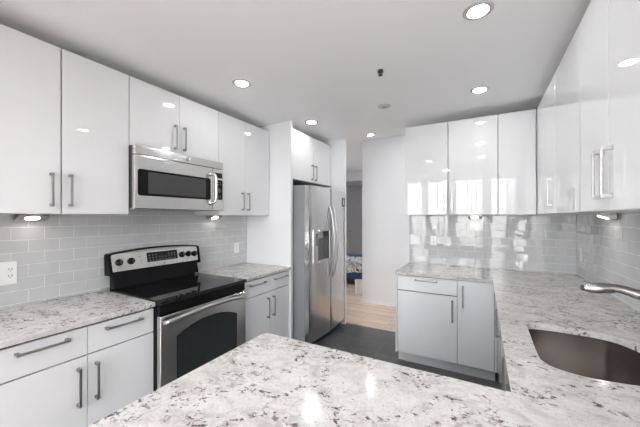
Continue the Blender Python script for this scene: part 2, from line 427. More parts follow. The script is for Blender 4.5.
# ------------------------------------------------------------ tiled splashbacks (every tile modelled, each a hair off true)
def tiles(name, label, axis, plane, out, a0, a1, z0, z1, joint0, tilt=0.004):
    """axis: direction along the wall (0 or 1); plane: wall coordinate; out: +1/-1 room side"""
    TW, TH, G, D = 0.155, 0.0775, 0.0028, 0.006
    r = empty(name, ((a0 + a1) / 2, plane, z0) if axis == 0 else (plane, (a0 + a1) / 2, z0), label, 'backsplash')
    def pt(a, d, z): return (a, plane + out * d, z) if axis == 0 else (plane + out * d, a, z)
    bm = bmesh.new(); box(bm, pt(a0, 0.0005, z0), pt(a1, 0.0045, z1)); finish('grout', bm, M['grout'], r)
    bm = bmesh.new()
    zl = 1.475 - TH * 8
    row = 0
    z = zl
    while z < z1 - 0.003:
        zz0, zz1 = max(z + G / 2, z0 + 0.001), min(z + TH - G / 2, z1 - 0.0005)
        off = joint0 + (0.5 * TW if row % 2 else 0)
        k = math.floor((a0 - off) / TW) - 1
        while off + k * TW < a1:
            b0, b1 = max(off + k * TW + G / 2, a0), min(off + (k + 1) * TW - G / 2, a1)
            if b1 - b0 > 0.01 and zz1 - zz0 > 0.006:
                ta, tz = random.gauss(0, tilt), random.gauss(0, tilt * 1.3)
                ca, cz = (b0 + b1) / 2, (zz0 + zz1) / 2; e = 0.0012
                def fr(a, zq): return D + (a - ca) * ta + (zq - cz) * tz
                base = [bm.verts.new(pt(a, 0.003, q)) for a, q in ((b0, zz0), (b1, zz0), (b1, zz1), (b0, zz1))]
                mid = [bm.verts.new(pt(a, fr(a, q) - 0.0008, q)) for a, q in ((b0, zz0), (b1, zz0), (b1, zz1), (b0, zz1))]
                top = [bm.verts.new(pt(a, fr(a, q), q)) for a, q in ((b0 + e, zz0 + e), (b1 - e, zz0 + e), (b1 - e, zz1 - e), (b0 + e, zz1 - e))]
                bm.faces.new(top)
                for i in range(4):
                    j = (i + 1) % 4
                    bm.faces.new((base[i], base[j], mid[j], mid[i])); bm.faces.new((mid[i], mid[j], top[j], top[i]))
            k += 1
        z += TH; row += 1
    finish('subway_tiles', bm, M['tile'], r)
    return r
tiles('tile_backsplash', 'glossy grey subway tile backsplash behind the stove on the left wall', 1, XL, 1, -0.34, 2.655, CT + 0.001, 1.56, 0.637)
tiles('tile_backsplash', 'pale glossy subway tile backsplash mirroring windows under the three far cabinets', 0, YB, -1, -0.77, XR - 0.008, CT + 0.001, 1.50, -0.77)
tiles('tile_backsplash', 'pale subway tile backsplash behind the sink faucet on the right', 1, XR, -1, -0.2, YB - 0.008, CT + 0.001, 1.50, 0.70)

# ------------------------------------------------------------ handles, doors and cabinets
def handle(parent, face, out, along, c0, c1, other):
    """bar handle. face = (axis, coordinate) of the door front, out = +1/-1 room side;
    along = 'z' or the wall axis; c0..c1 = span; other = coordinate on the remaining axis"""
    ax = face[0]; f = face[1]; wall = 1 - ax
    def pt(d, w_, z):
        p = [0, 0, z]; p[ax] = f + out * d; p[wall] = w_; return p
    bm = bmesh.new(); h = 0.008
    if along == 'z':
        for z in (c0 + h, c1 - h): box(bm, pt(0.0004, other - 0.007, z - h), pt(0.034, other + 0.007, z + h))
        box(bm, pt(0.027, other - 0.0055, c0 + h), pt(0.036, other + 0.0055, c1 - h))
    else:
        for q in (c0 + h, c1 - h): box(bm, pt(0.0004, q - h, other - 0.007), pt(0.034, q + h, other + 0.007))
        box(bm, pt(0.027, c0 + h, other - 0.0055), pt(0.036, c1 - h, other + 0.0055))
    return finish('handle', bm, M['nickel'], parent, 0.0015)

def front(name, parent, face, out, w0, w1, z0, z1, gap=0.0017, th=0.018):
    """a door or drawer front whose visible face lies at face[1]"""
    ax = face[0]; f = face[1]
    def pt(d, w_, z):
        p = [0, 0, z]; p[ax] = f - out * d; p[1 - ax] = w_; return p
    return finish(name, BX((pt(0, w0 + gap, z0 + gap), pt(th, w1 - gap, z1 - gap))), M['gloss'], parent, 0.0012)

def carcass(parent, face, out, wallc, w0, w1, z0, z1, top=True, toe=False, inset=0.0195):
    ax = face[0]; f = face[1] - out * inset; t = 0.018
    def pt(d, w_, z):
        p = [0, 0, z]; p[ax] = d; p[1 - ax] = w_; return p
    bm = bmesh.new()
    b = wallc
    zz = z0 + (0.10 if toe else 0)
    box(bm, pt(f, w0 + 0.0006, zz), pt(b, w0 + t, z1)); box(bm, pt(f, w1 - t, zz), pt(b, w1 - 0.0006, z1))
    box(bm, pt(f, w0 + t, zz), pt(b, w1 - t, zz + t)); box(bm, pt(b, w0 + t, zz + t), pt(b + out * 0.01, w1 - t, z1))
    if top: box(bm, pt(f, w0 + t, z1 - t), pt(b + out * 0.01, w1 - t, z1))
    else: box(bm, pt(f, w0 + t, z1 - t), pt(f - out * 0.04, w1 - t, z1))
    finish('body', bm, M['shade_carcass' if toe else 'carcass'], parent)
    if toe:
        finish('toe_kick', BX((pt(face[1] - out * 0.05, w0, 0), pt(face[1] - out * 0.068, w1, z0 + 0.10))), M['toe'], parent)

def cab(name, face, out, wallc, w0, w1, z0, z1, label, doors, group=None, drawers=(), toe=False, top=True, cat='cabinet'):
    """doors: (w0,w1,z0,z1, handle position or None, hz0, hz1); drawers: (w0,w1,z0,z1,h0,h1,hz)"""
    ax = face[0]
    loc = [0, 0, z0]; loc[ax] = (face[1] + wallc) / 2; loc[1 - ax] = (w0 + w1) / 2
    r = empty(name, loc, label, cat, group)
    carcass(r, face, out, wallc, w0, w1, z0, z1, top=top, toe=toe)
    for d in doors:
        q = front('door', r, face, out, *d[:4])
        if d[4] is not None: handle(q, face, out, 'z', d[5], d[6], d[4])
    for d in drawers:
        q = front('drawer', r, face, out, *d[:4]); handle(q, face, out, 'w', d[4], d[5], d[6])
    return r

FL = (0, -2.14)     # face of left wall cabinets
HU = (1.523, 1.712)
cab('wall_cabinet', FL, 1, XL + 0.002, -0.36, 0.384, UB, UT, 'glossy white two-door wall cabinet at the near left, outside the frame', [(-0.36, 0.012, UB, UT, -0.03, *HU), (0.012, 0.384, UB, UT, 0.05, *HU)])
cab('wall_cabinet', FL, 1, XL + 0.002, 0.386, 1.129, UB, UT, 'glossy white two-door wall cabinet left of the microwave, over the double outlet', [(0.386, 0.755, UB, UT, 0.709, *HU), (0.759, 1.129, UB, UT, 0.796, *HU)])
cab('wall_cabinet', FL, 1, XL + 0.002, 1.131, 1.917, 1.962, UT, 'short white two-door wall cabinet directly above the microwave', [(1.131, 1.515, 1.962, UT, 1.472, 2.0, 2.19), (1.515, 1.917, 1.962, UT, 1.553, 2.0, 2.19)])
cab('wall_cabinet', FL, 1, XL + 0.002, 1.919, 2.652, UB, UT, 'white two-door wall cabinet between the microwave and the tall fridge panel', [(1.919, 2.262, UB, UT, 2.215, 1.530, 1.710), (2.262, 2.652, UB, UT, 2.298, 1.530, 1.710)])
cab('wall_cabinet', (0, -1.850), 1, XL + 0.002, 2.702, 3.650, 1.89, 2.455, 'white two-door cabinet mounted above the refrigerator', [(2.702, 3.155, 1.89, 2.455, 3.118, 1.92, 2.105), (3.155, 3.650, 1.89, 2.455, 3.199, 1.92, 2.105)])
FB = (1, 3.27)
cab('wall_cabinet', FB, -1, YB - 0.002, -0.746, 0.128, UB + 0.006, UT, 'glossy white two-door wall cabinet on the far wall, with window reflections', [(-0.746, -0.312, UB + 0.006, UT, -0.355, 1.528, 1.716), (-0.308, 0.128, UB + 0.006, UT, -0.27, 1.528, 1.716)])
cab('wall_cabinet', FB, -1, YB - 0.002, 0.131, 0.4275, UB + 0.006, UT, 'narrow one-door white wall cabinet on the far wall beside the corner', [(0.133, 0.4275, UB + 0.006, UT, 0.168, 1.528, 1.716)])
FR = (0, 0.430)
UR = UB + 0.006
cab('wall_cabinet', FR, -1, XR - 0.002, 1.921, 3.25, UR, UT, 'glossy white corner wall cabinet on the right wall, one handle on its far door', [(1.921, 2.51, UR, UT, None, 0, 0), (2.51, 2.96, UR, UT, 2.58, 1.54, 1.737)])
finish('filler_panel', BX(((0.430, 2.962, UR), (0.448, 3.2495, UT))), M['gloss'], [o for o in ORG if o.type == 'EMPTY'][-1], 0.001)
cab('wall_cabinet', FR, -1, XR - 0.002, 1.170, 1.919, UR, UT, 'nearest glossy white wall cabinet on the right, over the sink, with paired handles', [(1.170, 1.545, UR, UT, 1.506, 1.534, 1.732), (1.545, 1.919, UR, UT, 1.600, 1.534, 1.732)])
cab('wall_cabinet', FR, -1, XR - 0.002, 0.42, 1.168, UR, UT, 'glossy white wall cabinet at the right edge of the frame, nearest the camera', [(0.42, 0.794, UR, UT, 0.75, 1.534, 1.732), (0.794, 1.168, UR, UT, 0.84, 1.534, 1.732)])
cab('wall_cabinet', FR, -1, XR - 0.002, -0.24, 0.418, UR, UT, 'glossy white wall cabinet behind the camera position on the right wall', [(-0.24, 0.09, UR, UT, 0.05, 1.534, 1.732), (0.09, 0.418, UR, UT, 0.13, 1.534, 1.732)])

FBL = (0, -1.865)
ZD = 0.716; ZT = 0.872; HB = (0.465, 0.666)
cab('base_cabinet', FBL, 1, XL + 0.002, -0.34, 0.400, 0, CB - 0.0005, 'white two-door base cabinet at the near left, outside the frame',
    [(-0.34, 0.03, 0.10, ZD, -0.012, *HB), (0.03, 0.400, 0.10, ZD, 0.072, *HB)], drawers=[(-0.34, 0.03, ZD + 0.004, ZT, -0.255, -0.055, 0.834), (0.03, 0.400, ZD + 0.004, ZT, 0.115, 0.315, 0.834)], toe=True, top=False)
cab('base_cabinet', FBL, 1, XL + 0.002, 0.402, 1.136, 0, CB - 0.0005, 'white base cabinet with two drawers and two doors, left of the stove',
    [(0.402, 0.772, 0.10, ZD, 0.729, *HB), (0.772, 1.136, 0.10, ZD, 0.811, *HB)], drawers=[(0.402, 0.772, ZD + 0.004, ZT, 0.487, 0.688, 0.833), (0.772, 1.136, ZD + 0.004, ZT, 0.853, 1.055, 0.833)], toe=True, top=False)
cab('base_cabinet', FBL, 1, XL + 0.002, 1.920, 2.658, 0, CB - 0.0005, 'white base cabinet with two drawers and two doors, between stove and refrigerator',
    [(1.920, 2.330, 0.10, ZD, 2.281, *HB), (2.330, 2.658, 0.10, ZD, 2.368, *HB)], drawers=[(1.920, 2.330, ZD + 0.004, ZT, 2.023, 2.245, 0.830), (2.330, 2.658, ZD + 0.004, ZT, 2.385, 2.604, 0.830)], toe=True, top=False)
FBB = (1, 2.985)
cab('base_cabinet', FBB, -1, YB - 0.002, -0.757, 0.098, 0, CB - 0.0005, 'white base cabinet at the far end of the worktop with one drawer and two doors',
    [(-0.757, -0.205, 0.10, ZD + 0.006, -0.245, 0.484, 0.686), (-0.205, 0.090, 0.10, ZT + 0.006, -0.158, 0.636, 0.830)], drawers=[(-0.757, -0.205, ZD + 0.012, ZT + 0.004, -0.584, -0.374, 0.843)], toe=True, top=False)
finish('end_panel', BX(((-0.7725, 2.968, 0.10), (-0.7575, YB - 0.002, CB - 0.001))), M['gloss'], [o for o in ORG if o.type == 'EMPTY'][-1], 0.001)
finish('filler_panel', BX(((0.0920, 2.985, 0.10), (0.1105, 3.003, ZT + 0.004))), M['gloss'], [o for o in ORG if o.type == 'EMPTY'][-1], 0.001)
FBR = (0, 0.112)
cab('base_cabinet', FBR, -1, XR - 0.002, 1.92, 2.95, 0, CB - 0.0005, 'white base cabinet under the right worktop beyond the sink, seen edge on',
    [(1.92, 2.40, 0.10, ZT, 2.36, 0.63, 0.83), (2.40, 2.88, 0.10, ZT, None, 0, 0)], toe=True, top=False)
finish('filler_panel', BX(((0.112, 2.883, 0.10), (0.130, 2.949, ZT))), M['gloss'], [o for o in ORG if o.type == 'EMPTY'][-1], 0.001)
cab('base_cabinet', FBR, -1, XR - 0.002, 1.10, 1.918, 0, CB - 0.0005, 'white sink cabinet hidden below the stainless sink',
    [(1.10, 1.508, 0.10, ZT, 1.47, 0.63, 0.83), (1.508, 1.918, 0.10, ZT, 1.55, 0.63, 0.83)], toe=True, top=False)
FP = (1, 1.050)
cab('base_cabinet', FP, 1, 0.29, -0.875, 0.10, 0, CB - 0.0005, 'white base cabinet under the foreground peninsula worktop',
    [(-0.875, -0.39, 0.10, ZT, -0.43, 0.63, 0.83), (-0.39, 0.10, 0.10, ZT, -0.35, 0.63, 0.83)], toe=True, top=False)

finish('end_panel', BX(((-0.892, 0.29, 0.0), (-0.8755, 1.05, CB - 0.001))), M['gloss'], [o for o in ORG if o.type == 'EMPTY'][-1], 0.001)

# tall side panel of the refrigerator bay
tag(finish('side_panel', BX(((XL + 0.001, 2.661, 0), (-1.845, 2.699, ZC - 0.001))), M['gloss'], None, 0.001), 'tall white gloss side panel between the base cabinet and the refrigerator', 'panel')

# ------------------------------------------------------------ worktops
def wt(outer, holes, label):
    bm = bmesh.new(); slab(bm, outer, holes, CB, CT)
    return tag(finish('granite_worktop', bm, M['granite'], None, 0.005, segs=3), label, 'worktop')
wt([(XL + 0.001, -0.34), (-1.843, -0.34), (-1.843, 1.136), (XL + 0.001, 1.136)], [], 'speckled white granite worktop left of the stove, burgundy vein near its corner')
wt([(XL + 0.001, 1.919), (-1.843, 1.919), (-1.843, 2.660), (XL + 0.001, 2.660)], [], 'small granite worktop between the stove and the tall white panel')
SINK = spline([(x, y, 0) for x, y in ((.196, 1.80), (.193, 1.60), (.193, 1.43), (.205, 1.372), (.232, 1.342), (.281, 1.322), (.335, 1.316), (.39, 1.321), (.45, 1.332), (.52, 1.358), (.575, 1.415), (.605, 1.50), (.611, 1.60), (.598, 1.70), (.576, 1.765), (.535, 1.826), (.48, 1.853), (.418, 1.861), (.34, 1.863), (.262, 1.858), (.212, 1.843), (.199, 1.82))], 3)
SINK = [(p.x, p.y) for p in SINK]
rc_ = 0.03
cor = [(-0.902 + rc_ - rc_ * math.cos(a), 1.088 - rc_ + rc_ * math.sin(a)) for a in [math.radians(90 - q) for q in range(0, 91, 15)]]
outer = [(-0.772, 2.963), (0.078, 2.963), (0.078, 1.088)] + cor + [(-0.902, 0.26), (XR - 0.001, 0.26), (XR - 0.001, YB - 0.001), (-0.772, YB - 0.001)]
wt(outer, [SINK], 'large U-shaped granite worktop with foreground peninsula and sink cut-out')

# ------------------------------------------------------------ sink and faucet
def ring_scale(pts, s, cx=0.40, cy=1.59): return [(cx + (x - cx) * s, cy + (y - cy) * s) for x, y in pts]
r = empty('kitchen_sink', (0.40, 1.59, 0.63), 'curved stainless steel sink set under the granite on the right', 'sink')
bm = bmesh.new(); levels = [(1.06, CB - 0.0008), (1.008, CB - 0.0008), (1.006, 0.69), (0.98, 0.66), (0.92, 0.645), (0.6, 0.638), (0.12, 0.632)]
def ringv(s, z): return [bm.verts.new((x, y, z)) for x, y in ring_scale(SINK, s)]
inner = [ringv(s, z) for s, z in levels]
outr = [ringv(s + 0.012, z - 0.003) for s, z in levels]
n = len(SINK)
for R_ in (inner, outr):
    for a, b in zip(R_, R_[1:]):
        for k in range(n): bm.faces.new((a[k], a[(k + 1) % n], b[(k + 1) % n], b[k]))
for k in range(n): bm.faces.new((inner[0][k], inner[0][(k + 1) % n], outr[0][(k + 1) % n], outr[0][k]))
bm.faces.new(inner[-1]); bm.faces.new(outr[-1])
finish('bowl', bm, M['sink'], r, smooth=True)
bm = bmesh.new(); lathe(bm, (0.40, 1.59, 0.6335), (0, 0, 1), [(0, 0.045), (0.003, 0.045), (0.004, 0.035), (0.001, 0.03)]); finish('drain', bm, M['chrome'], r, smooth=True)

r = empty('kitchen_faucet', (0.715, 1.50, CT), 'brushed nickel pull-out faucet arching over the sink from the right', 'faucet')
bm = bmesh.new(); lathe(bm, (0.715, 1.50, CT + 0.0003), (0, 0, 1), [(0, 0.030), (0.006, 0.030), (0.010, 0.024), (0.09, 0.021), (0.10, 0.020)]); finish('base', bm, M['faucet'], r, smooth=True)
bm = bmesh.new()
P = spline([(0.715, 1.50, 1.01), (0.712, 1.50, 1.06), (0.69, 1.50, 1.105), (0.64, 1.50, 1.138), (0.57, 1.50, 1.160), (0.502, 1.50, 1.176)], 5)
tube(bm, P, [0.0185] * len(P), 16); finish('spout', bm, M['faucet'], r, smooth=True)
bm = bmesh.new(); tube(bm, [(0.502, 1.50, 1.176), (0.496, 1.50, 1.178)], 0.0165, 16); finish('collar', bm, M['rubber'], r, smooth=True)
bm = bmesh.new()
P = spline([(0.496, 1.50, 1.178), (0.472, 1.50, 1.186), (0.446, 1.50, 1.1925), (0.42, 1.50, 1.193), (0.393, 1.50, 1.189), (0.368, 1.50, 1.186), (0.346, 1.50, 1.185)], 4)
R_ = [0.0185, 0.018, 0.0175, 0.017, 0.0168, 0.0165, 0.016, 0.0158, 0.0157, 0.0158, 0.016, 0.0165, 0.0172, 0.018, 0.019, 0.0198, 0.0203, 0.0204, 0.020, 0.0193, 0.0182, 0.017, 0.0155, 0.014, 0.012][:len(P)]
tube(bm, P, R_, 16); hd = finish('spray_head', bm, M['faucet'], r, smooth=True)
bm = bmesh.new(); tube(bm, [(0.347, 1.50, 1.185), (0.339, 1.50, 1.184)], 0.0105, 16); finish('nozzle', bm, M['rubber'], hd, smooth=True)
bm = bmesh.new(); tube(bm, spline([(0.398, 1.4815, 1.182), (0.415, 1.4825, 1.183), (0.432, 1.485, 1.185)], 4), [0.004, 0.007, 0.008, 0.008, 0.008, 0.008, 0.007, 0.007, 0.004], 10); finish('spray_button', bm, M['rubber'], hd, smooth=True)
bm = bmesh.new(); tube(bm, spline([(0.715, 1.482, 0.985), (0.712, 1.44, 1.0), (0.70, 1.40, 1.03)], 4), 0.007, 10); finish('lever', bm, M['faucet'], r, smooth=True)

# ------------------------------------------------------------ range
Y0, Y1 = 1.139, 1.916; YM = (Y0 + Y1) / 2
r = empty('electric_range', (-2.15, YM, 0), 'black and stainless electric range with glass cooktop and raised console', 'stove')
finish('body', BX(((-2.46, Y0, 0.03), (-1.845, Y1, 0.892))), M['black'], r, 0.002)
finish('cooktop', BX(((-2.40, Y0 - 0.0005, 0.893), (-1.790, Y1 + 0.0005, 0.922))), M['blackglass'], r, 0.006, segs=3)
bm = bmesh.new()
for cx, cy, rr in ((-1.96, 1.32, 0.10), (-1.96, 1.73, 0.085), (-2.20, 1.33, 0.075), (-2.20, 1.72, 0.10)):
    for q in (rr, rr * 0.62):
        bm = bmesh.new()
        N_ = 40
        a = [bm.verts.new((cx + q * math.cos(k * 2 * math.pi / N_), cy + q * math.sin(k * 2 * math.pi / N_), 0.9223)) for k in range(N_)]
        b = [bm.verts.new((cx + (q - 0.003) * math.cos(k * 2 * math.pi / N_), cy + (q - 0.003) * math.sin(k * 2 * math.pi / N_), 0.9223)) for k in range(N_)]
        for k in range(N_): bm.faces.new((a[k], a[(k + 1) % N_], b[(k + 1) % N_], b[k]))
        finish('burner_ring', bm, M['ring'], r)
bm = bmesh.new()  # black back riser
prism(bm, [(-2.46, 0.893), (-2.385, 0.9225), (-2.42, 1.06), (-2.46, 1.06)], 1, Y0 + 0.02, Y1 - 0.02)
finish('riser', bm, M['black'], r, 0.003)
def arch(y): return 1.186 + 0.026 * (1 - ((y - YM) / ((Y1 - Y0) / 2)) ** 2)
def console(bm, ya, yb, zlo, inset, x0, x1, slope):
    # face leaning back; outline follows the arch
    N_ = 18; ys = [ya + (yb - ya) * i / N_ for i in range(N_ + 1)]
    top = [(y, arch(y) - inset) for y in ys]
    c = 0.02
    top[0] = (ya, top[0][1] - c * 0.6); top[-1] = (yb, top[-1][1] - c * 0.6)
    top.insert(1, (ya + c * 0.4, arch(ya) - inset)); top.insert(-1, (yb - c * 0.4, arch(yb) - inset))
    pts = [(ya + 0.004, zlo)] + top + [(yb - 0.004, zlo)]
    def X(z, x): return x - (z - 1.04) * slope
    a = [bm.verts.new((X(z, x1), y, z)) for y, z in pts]; b = [bm.verts.new((x0, y, z)) for y, z in pts]
    bm.faces.new(a); bm.faces.new(b[::-1])
    for i in range(len(pts)): bm.faces.new((a[i], b[i], b[(i + 1) % len(pts)], a[(i + 1) % len(pts)]))
bm = bmesh.new(); console(bm, Y0 - 0.012, Y1 + 0.018, 1.022, 0.0, -2.475, -2.405, 0.20); finish('console', bm, M['black'], r, 0.003)
bm = bmesh.new(); console(bm, Y0 + 0.012, Y1 - 0.012, 1.050, 0.012, -2.43, -2.402, 0.20); cf = finish('console_face', bm, M['steel_y'], r, 0.001)
def onface(y, z, d=0.0): return (-2.402 - (z - 1.04) * 0.20 + d, y, z)
nrm = (1, 0, 0.2)
for y in (1.205, 1.292, 1.738, 1.805, 1.868):
    zc = 1.116 if y < 1.5 else (1.118 if y < 1.85 else 1.113)
    bm = bmesh.new(); lathe(bm, onface(y, zc, 0.0008), nrm, [(0, 0.026), (0.006, 0.026), (0.010, 0.021), (0.022, 0.019), (0.024, 0.016)], 20)
    k = finish('knob', bm, M['black'], r, smooth=True)
    bm = bmesh.new(); c = onface(y, zc, 0.0008); box(bm, (c[0] + 0.024, y - 0.004, zc - 0.013), (c[0] + 0.034, y + 0.004, zc + 0.021)); finish('knob_grip', bm, M['rubber'], k, 0.001)
def plate(ya, yb, za, zb, d0, d1):
    bm = bmesh.new()
    v = [bm.verts.new(onface(y, z, d)) for d in (d0, d1) for y, z in ((ya, za), (yb, za), (yb, zb), (ya, zb))]
    for f in ((0, 1, 2, 3), (7, 6, 5, 4), (0, 4, 5, 1), (1, 5, 6, 2), (2, 6, 7, 3), (3, 7, 4, 0)): bm.faces.new([v[i] for i in f])
    return bm
dp = finish('display', plate(1.418, 1.690, 1.090, 1.168, 0.0005, 0.004), M['blackglass'], r, 0.004)
bm = bmesh.new()
for i in range(9):
    for j in range(3):
        if j == 2 and 3 <= i <= 5: continue
        y = 1.438 + i * 0.028; z = 1.102 + j * 0.021; c = onface(y, z, 0.0044); box(bm, (c[0] - 0.0002, y - 0.004, z - 0.003), (c[0] + 0.0004, y + 0.004, z + 0.003))
finish('buttons', bm, M['greyplastic'], dp)
bm = bmesh.new(); lathe(bm, onface(1.565, 1.068, 0.0006), nrm, [(0, 0.009), (0.002, 0.009), (0.0025, 0.007)], 18); finish('emblem', bm, M['greyplastic'], r)
for y, z in ((1.360, 1.142), (1.368, 1.106)):
    bm = bmesh.new(); lathe(bm, onface(y, z, 0.0006), nrm, [(0, 0.0045), (0.002, 0.004)], 10)
    finish('indicator_light', bm, M['red'], r)
# little grey marks printed by the knobs
for y in (1.205, 1.292, 1.738, 1.805, 1.868):
    for z in (1.077,):
        bm = bmesh.new(); c = onface(y, z, 0.0006); box(bm, (c[0], y - 0.012, z - 0.002), (c[0] + 0.0004, y + 0.012, z + 0.002)); finish('knob_mark', bm, M['greyplastic'], r)
finish('vent_tab', BX(((-2.395, Y1 - 0.075, 0.9225), (-2.375, Y1 - 0.035, 0.935))), M['chrome'], r, 0.002)
# front: black band, door with arched window, handle, drawer
finish('front_band', BX(((-1.845, Y0 + 0.003, 0.825), (-1.812, Y1 - 0.003, 0.8925))), M['black'], r, 0.003)
XD = -1.800
bm = bmesh.new(); box(bm, (-1.844, Y0 + 0.002, 0.225), (XD, Y1 - 0.002, 0.820)); dr = finish('oven_door', bm, M['steel_y'], r, 0.008, segs=3)
ya, yb = 1.262, 1.800
pts = [(ya + 0.012, 0.345), (yb - 0.012, 0.345), (yb, 0.36)]
for i in range(17):
    y = yb - (yb - ya) * i / 16; u_ = (y - (ya + yb) / 2) / ((yb - ya) / 2); pts.append((y, 0.712 - 0.062 * abs(u_) ** 2.2))
pts.append((ya, 0.36))
bm = bmesh.new(); prism(bm, pts, 0, XD - 0.003, XD + 0.0012); wn = finish('oven_window', bm, M['ovenglass'], dr, 0.001)
bm = bmesh.new()
def grow(p, c=(1.531, 0.53), g=0.007):
    return (p[0] + math.copysign(g, p[0] - c[0]), p[1] + math.copysign(g, p[1] - c[1]))
prism(bm, [grow(p) for p in pts], 0, XD - 0.003, XD + 0.0006); finish('window_border', bm, M['black'], dr)
bm = bmesh.new()
hp = [(XD + 0.002, 1.165, 0.776), (XD + 0.030, 1.172, 0.784)] + [(XD + 0.044 + 0.012 * math.sin(math.pi * i / 10), 1.20 + 0.655 * i / 10, 0.790 + 0.022 * math.sin(math.pi * i / 10)) for i in range(11)] + [(XD + 0.030, 1.883, 0.784), (XD + 0.002, 1.890, 0.776)]
tube(bm, spline(hp, 3), 0.0125, 12, flat=1.2); finish('handle', bm, M['satin'], dr, smooth=True)
finish('storage_drawer', BX(((-1.844, Y0 + 0.002, 0.06), (XD - 0.002, Y1 - 0.002, 0.218))), M['steel_y'], r, 0.006)
for xx in (-2.40, -1.90):
    for yy in (Y0 + 0.05, Y1 - 0.05):
        bm = bmesh.new(); lathe(bm, (xx, yy, 0), (0, 0, 1), [(0, 0.02), (0.031, 0.02)], 12); finish('foot', bm, M['rubber'], r)

# ------------------------------------------------------------ over-the-range microwave
XM = -2.078; Z0, Z1 = 1.520, 1.955; A0, A1 = 1.1335, 1.914
r = empty('microwave_oven', (-2.29, YM, Z0), 'stainless over-the-range microwave with dark window and curved handle', 'microwave')
finish('housing', BX(((XL + 0.011, A0, Z0 + 0.006), (XM - 0.035, A1, 1.9605))), M['rubber'], r, 0.002)
finish('vent_strip', BX(((XM - 0.0345, A0, 1.8955), (XM, A1, 1.958))), M['steel_y'], r, 0.004)
yd = 1.795
dr = finish('door', BX(((XM - 0.0345, A0, Z0), (XM, yd, 1.8925))), M['steel_y'], r, 0.004)
def rrect(a0, a1, z0, z1, rad, top=0.0):
    out = []
    for cx, cz, s in ((a1 - rad, z1 - rad, 0), (a0 + rad, z1 - rad, 90), (a0 + rad, z0 + rad, 180), (a1 - rad, z0 + rad, 270)):
        for q in range(0, 91, 15):
            t = math.radians(s + q); out.append((cx + rad * math.cos(t), cz + rad * math.sin(t)))
    return out
bm = bmesh.new(); prism(bm, rrect(1.154, yd - 0.022, 1.612, 1.798, 0.018), 0, XM - 0.002, XM + 0.0015); finish('window_frame', bm, M['black'], dr)
bm = bmesh.new(); prism(bm, rrect(1.225, yd - 0.075, 1.630, 1.782, 0.004), 0, XM + 0.0016, XM + 0.0022); finish('window_pane', bm, M['mwglass'], dr)
bm = bmesh.new(); hy = yd - 0.012
for zz in (1.585, 1.838): lathe(bm, (XM + 0.0003, hy - 0.012, zz), (1, 0, 0), [(0, 0.022), (0.010, 0.021), (0.016, 0.014), (0.03, 0.010)], 18)
tube(bm, spline([(XM + 0.012, hy - 0.012, 1.838), (XM + 0.045, hy - 0.008, 1.832), (XM + 0.056, hy, 1.80), (XM + 0.058, hy, 1.71), (XM + 0.056, hy, 1.625), (XM + 0.045, hy - 0.008, 1.592), (XM + 0.012, hy - 0.012, 1.585)], 5), 0.0115, 14)
finish('handle', bm, M['chrome'], dr, smooth=True)
cp = finish('control_panel', BX(((XM - 0.0345, yd + 0.003, Z0), (XM, A1, 1.8925))), M['steel_y'], r, 0.003)
bm = bmesh.new(); prism(bm, rrect(yd + 0.022, A1 - 0.010, 1.618, 1.795, 0.012), 0, XM - 0.001, XM + 0.0015); kp = finish('keypad', bm, M['black'], cp)
finish('display', BX(((XM - 0.001, yd + 0.026, 1.812), (XM + 0.0015, A1 - 0.012, 1.858))), M['blackglass'], cp)
bm = bmesh.new(); lathe(bm, (XM + 0.0016, (yd + A1) / 2 + 0.004, 1.70), (1, 0, 0), [(0, 0.022), (0.010, 0.020), (0.012, 0.017)], 20); finish('dial', bm, M['rubber'], cp, smooth=True)
bm = bmesh.new()
for i in range(3):
    for z in (1.632, 1.650, 1.752, 1.770): box(bm, (XM + 0.0015, yd + 0.034 + i * 0.022, z), (XM + 0.0019, yd + 0.044 + i * 0.022, z + 0.005))
finish('key_marks', bm, M['greyplastic'], cp)
bm = bmesh.new(); lathe(bm, (XM, 1.545, 1.925), (1, 0, 0), [(0, 0.017), (0.003, 0.017), (0.004, 0.014)], 24); em = finish('emblem', bm, M['chrome'], r)
bm = bmesh.new(); lathe(bm, (XM + 0.004, 1.545, 1.925), (1, 0, 0), [(0, 0.012), (0.0005, 0.012)], 24); finish('emblem_disc', bm, M['greyplastic'], em)
finish('bottom_plate', BX(((XL + 0.01, A0 + 0.01, Z0 - 0.004), (XM - 0.04, A1 - 0.01, Z0 + 0.0055))), M['greyplastic'], r)

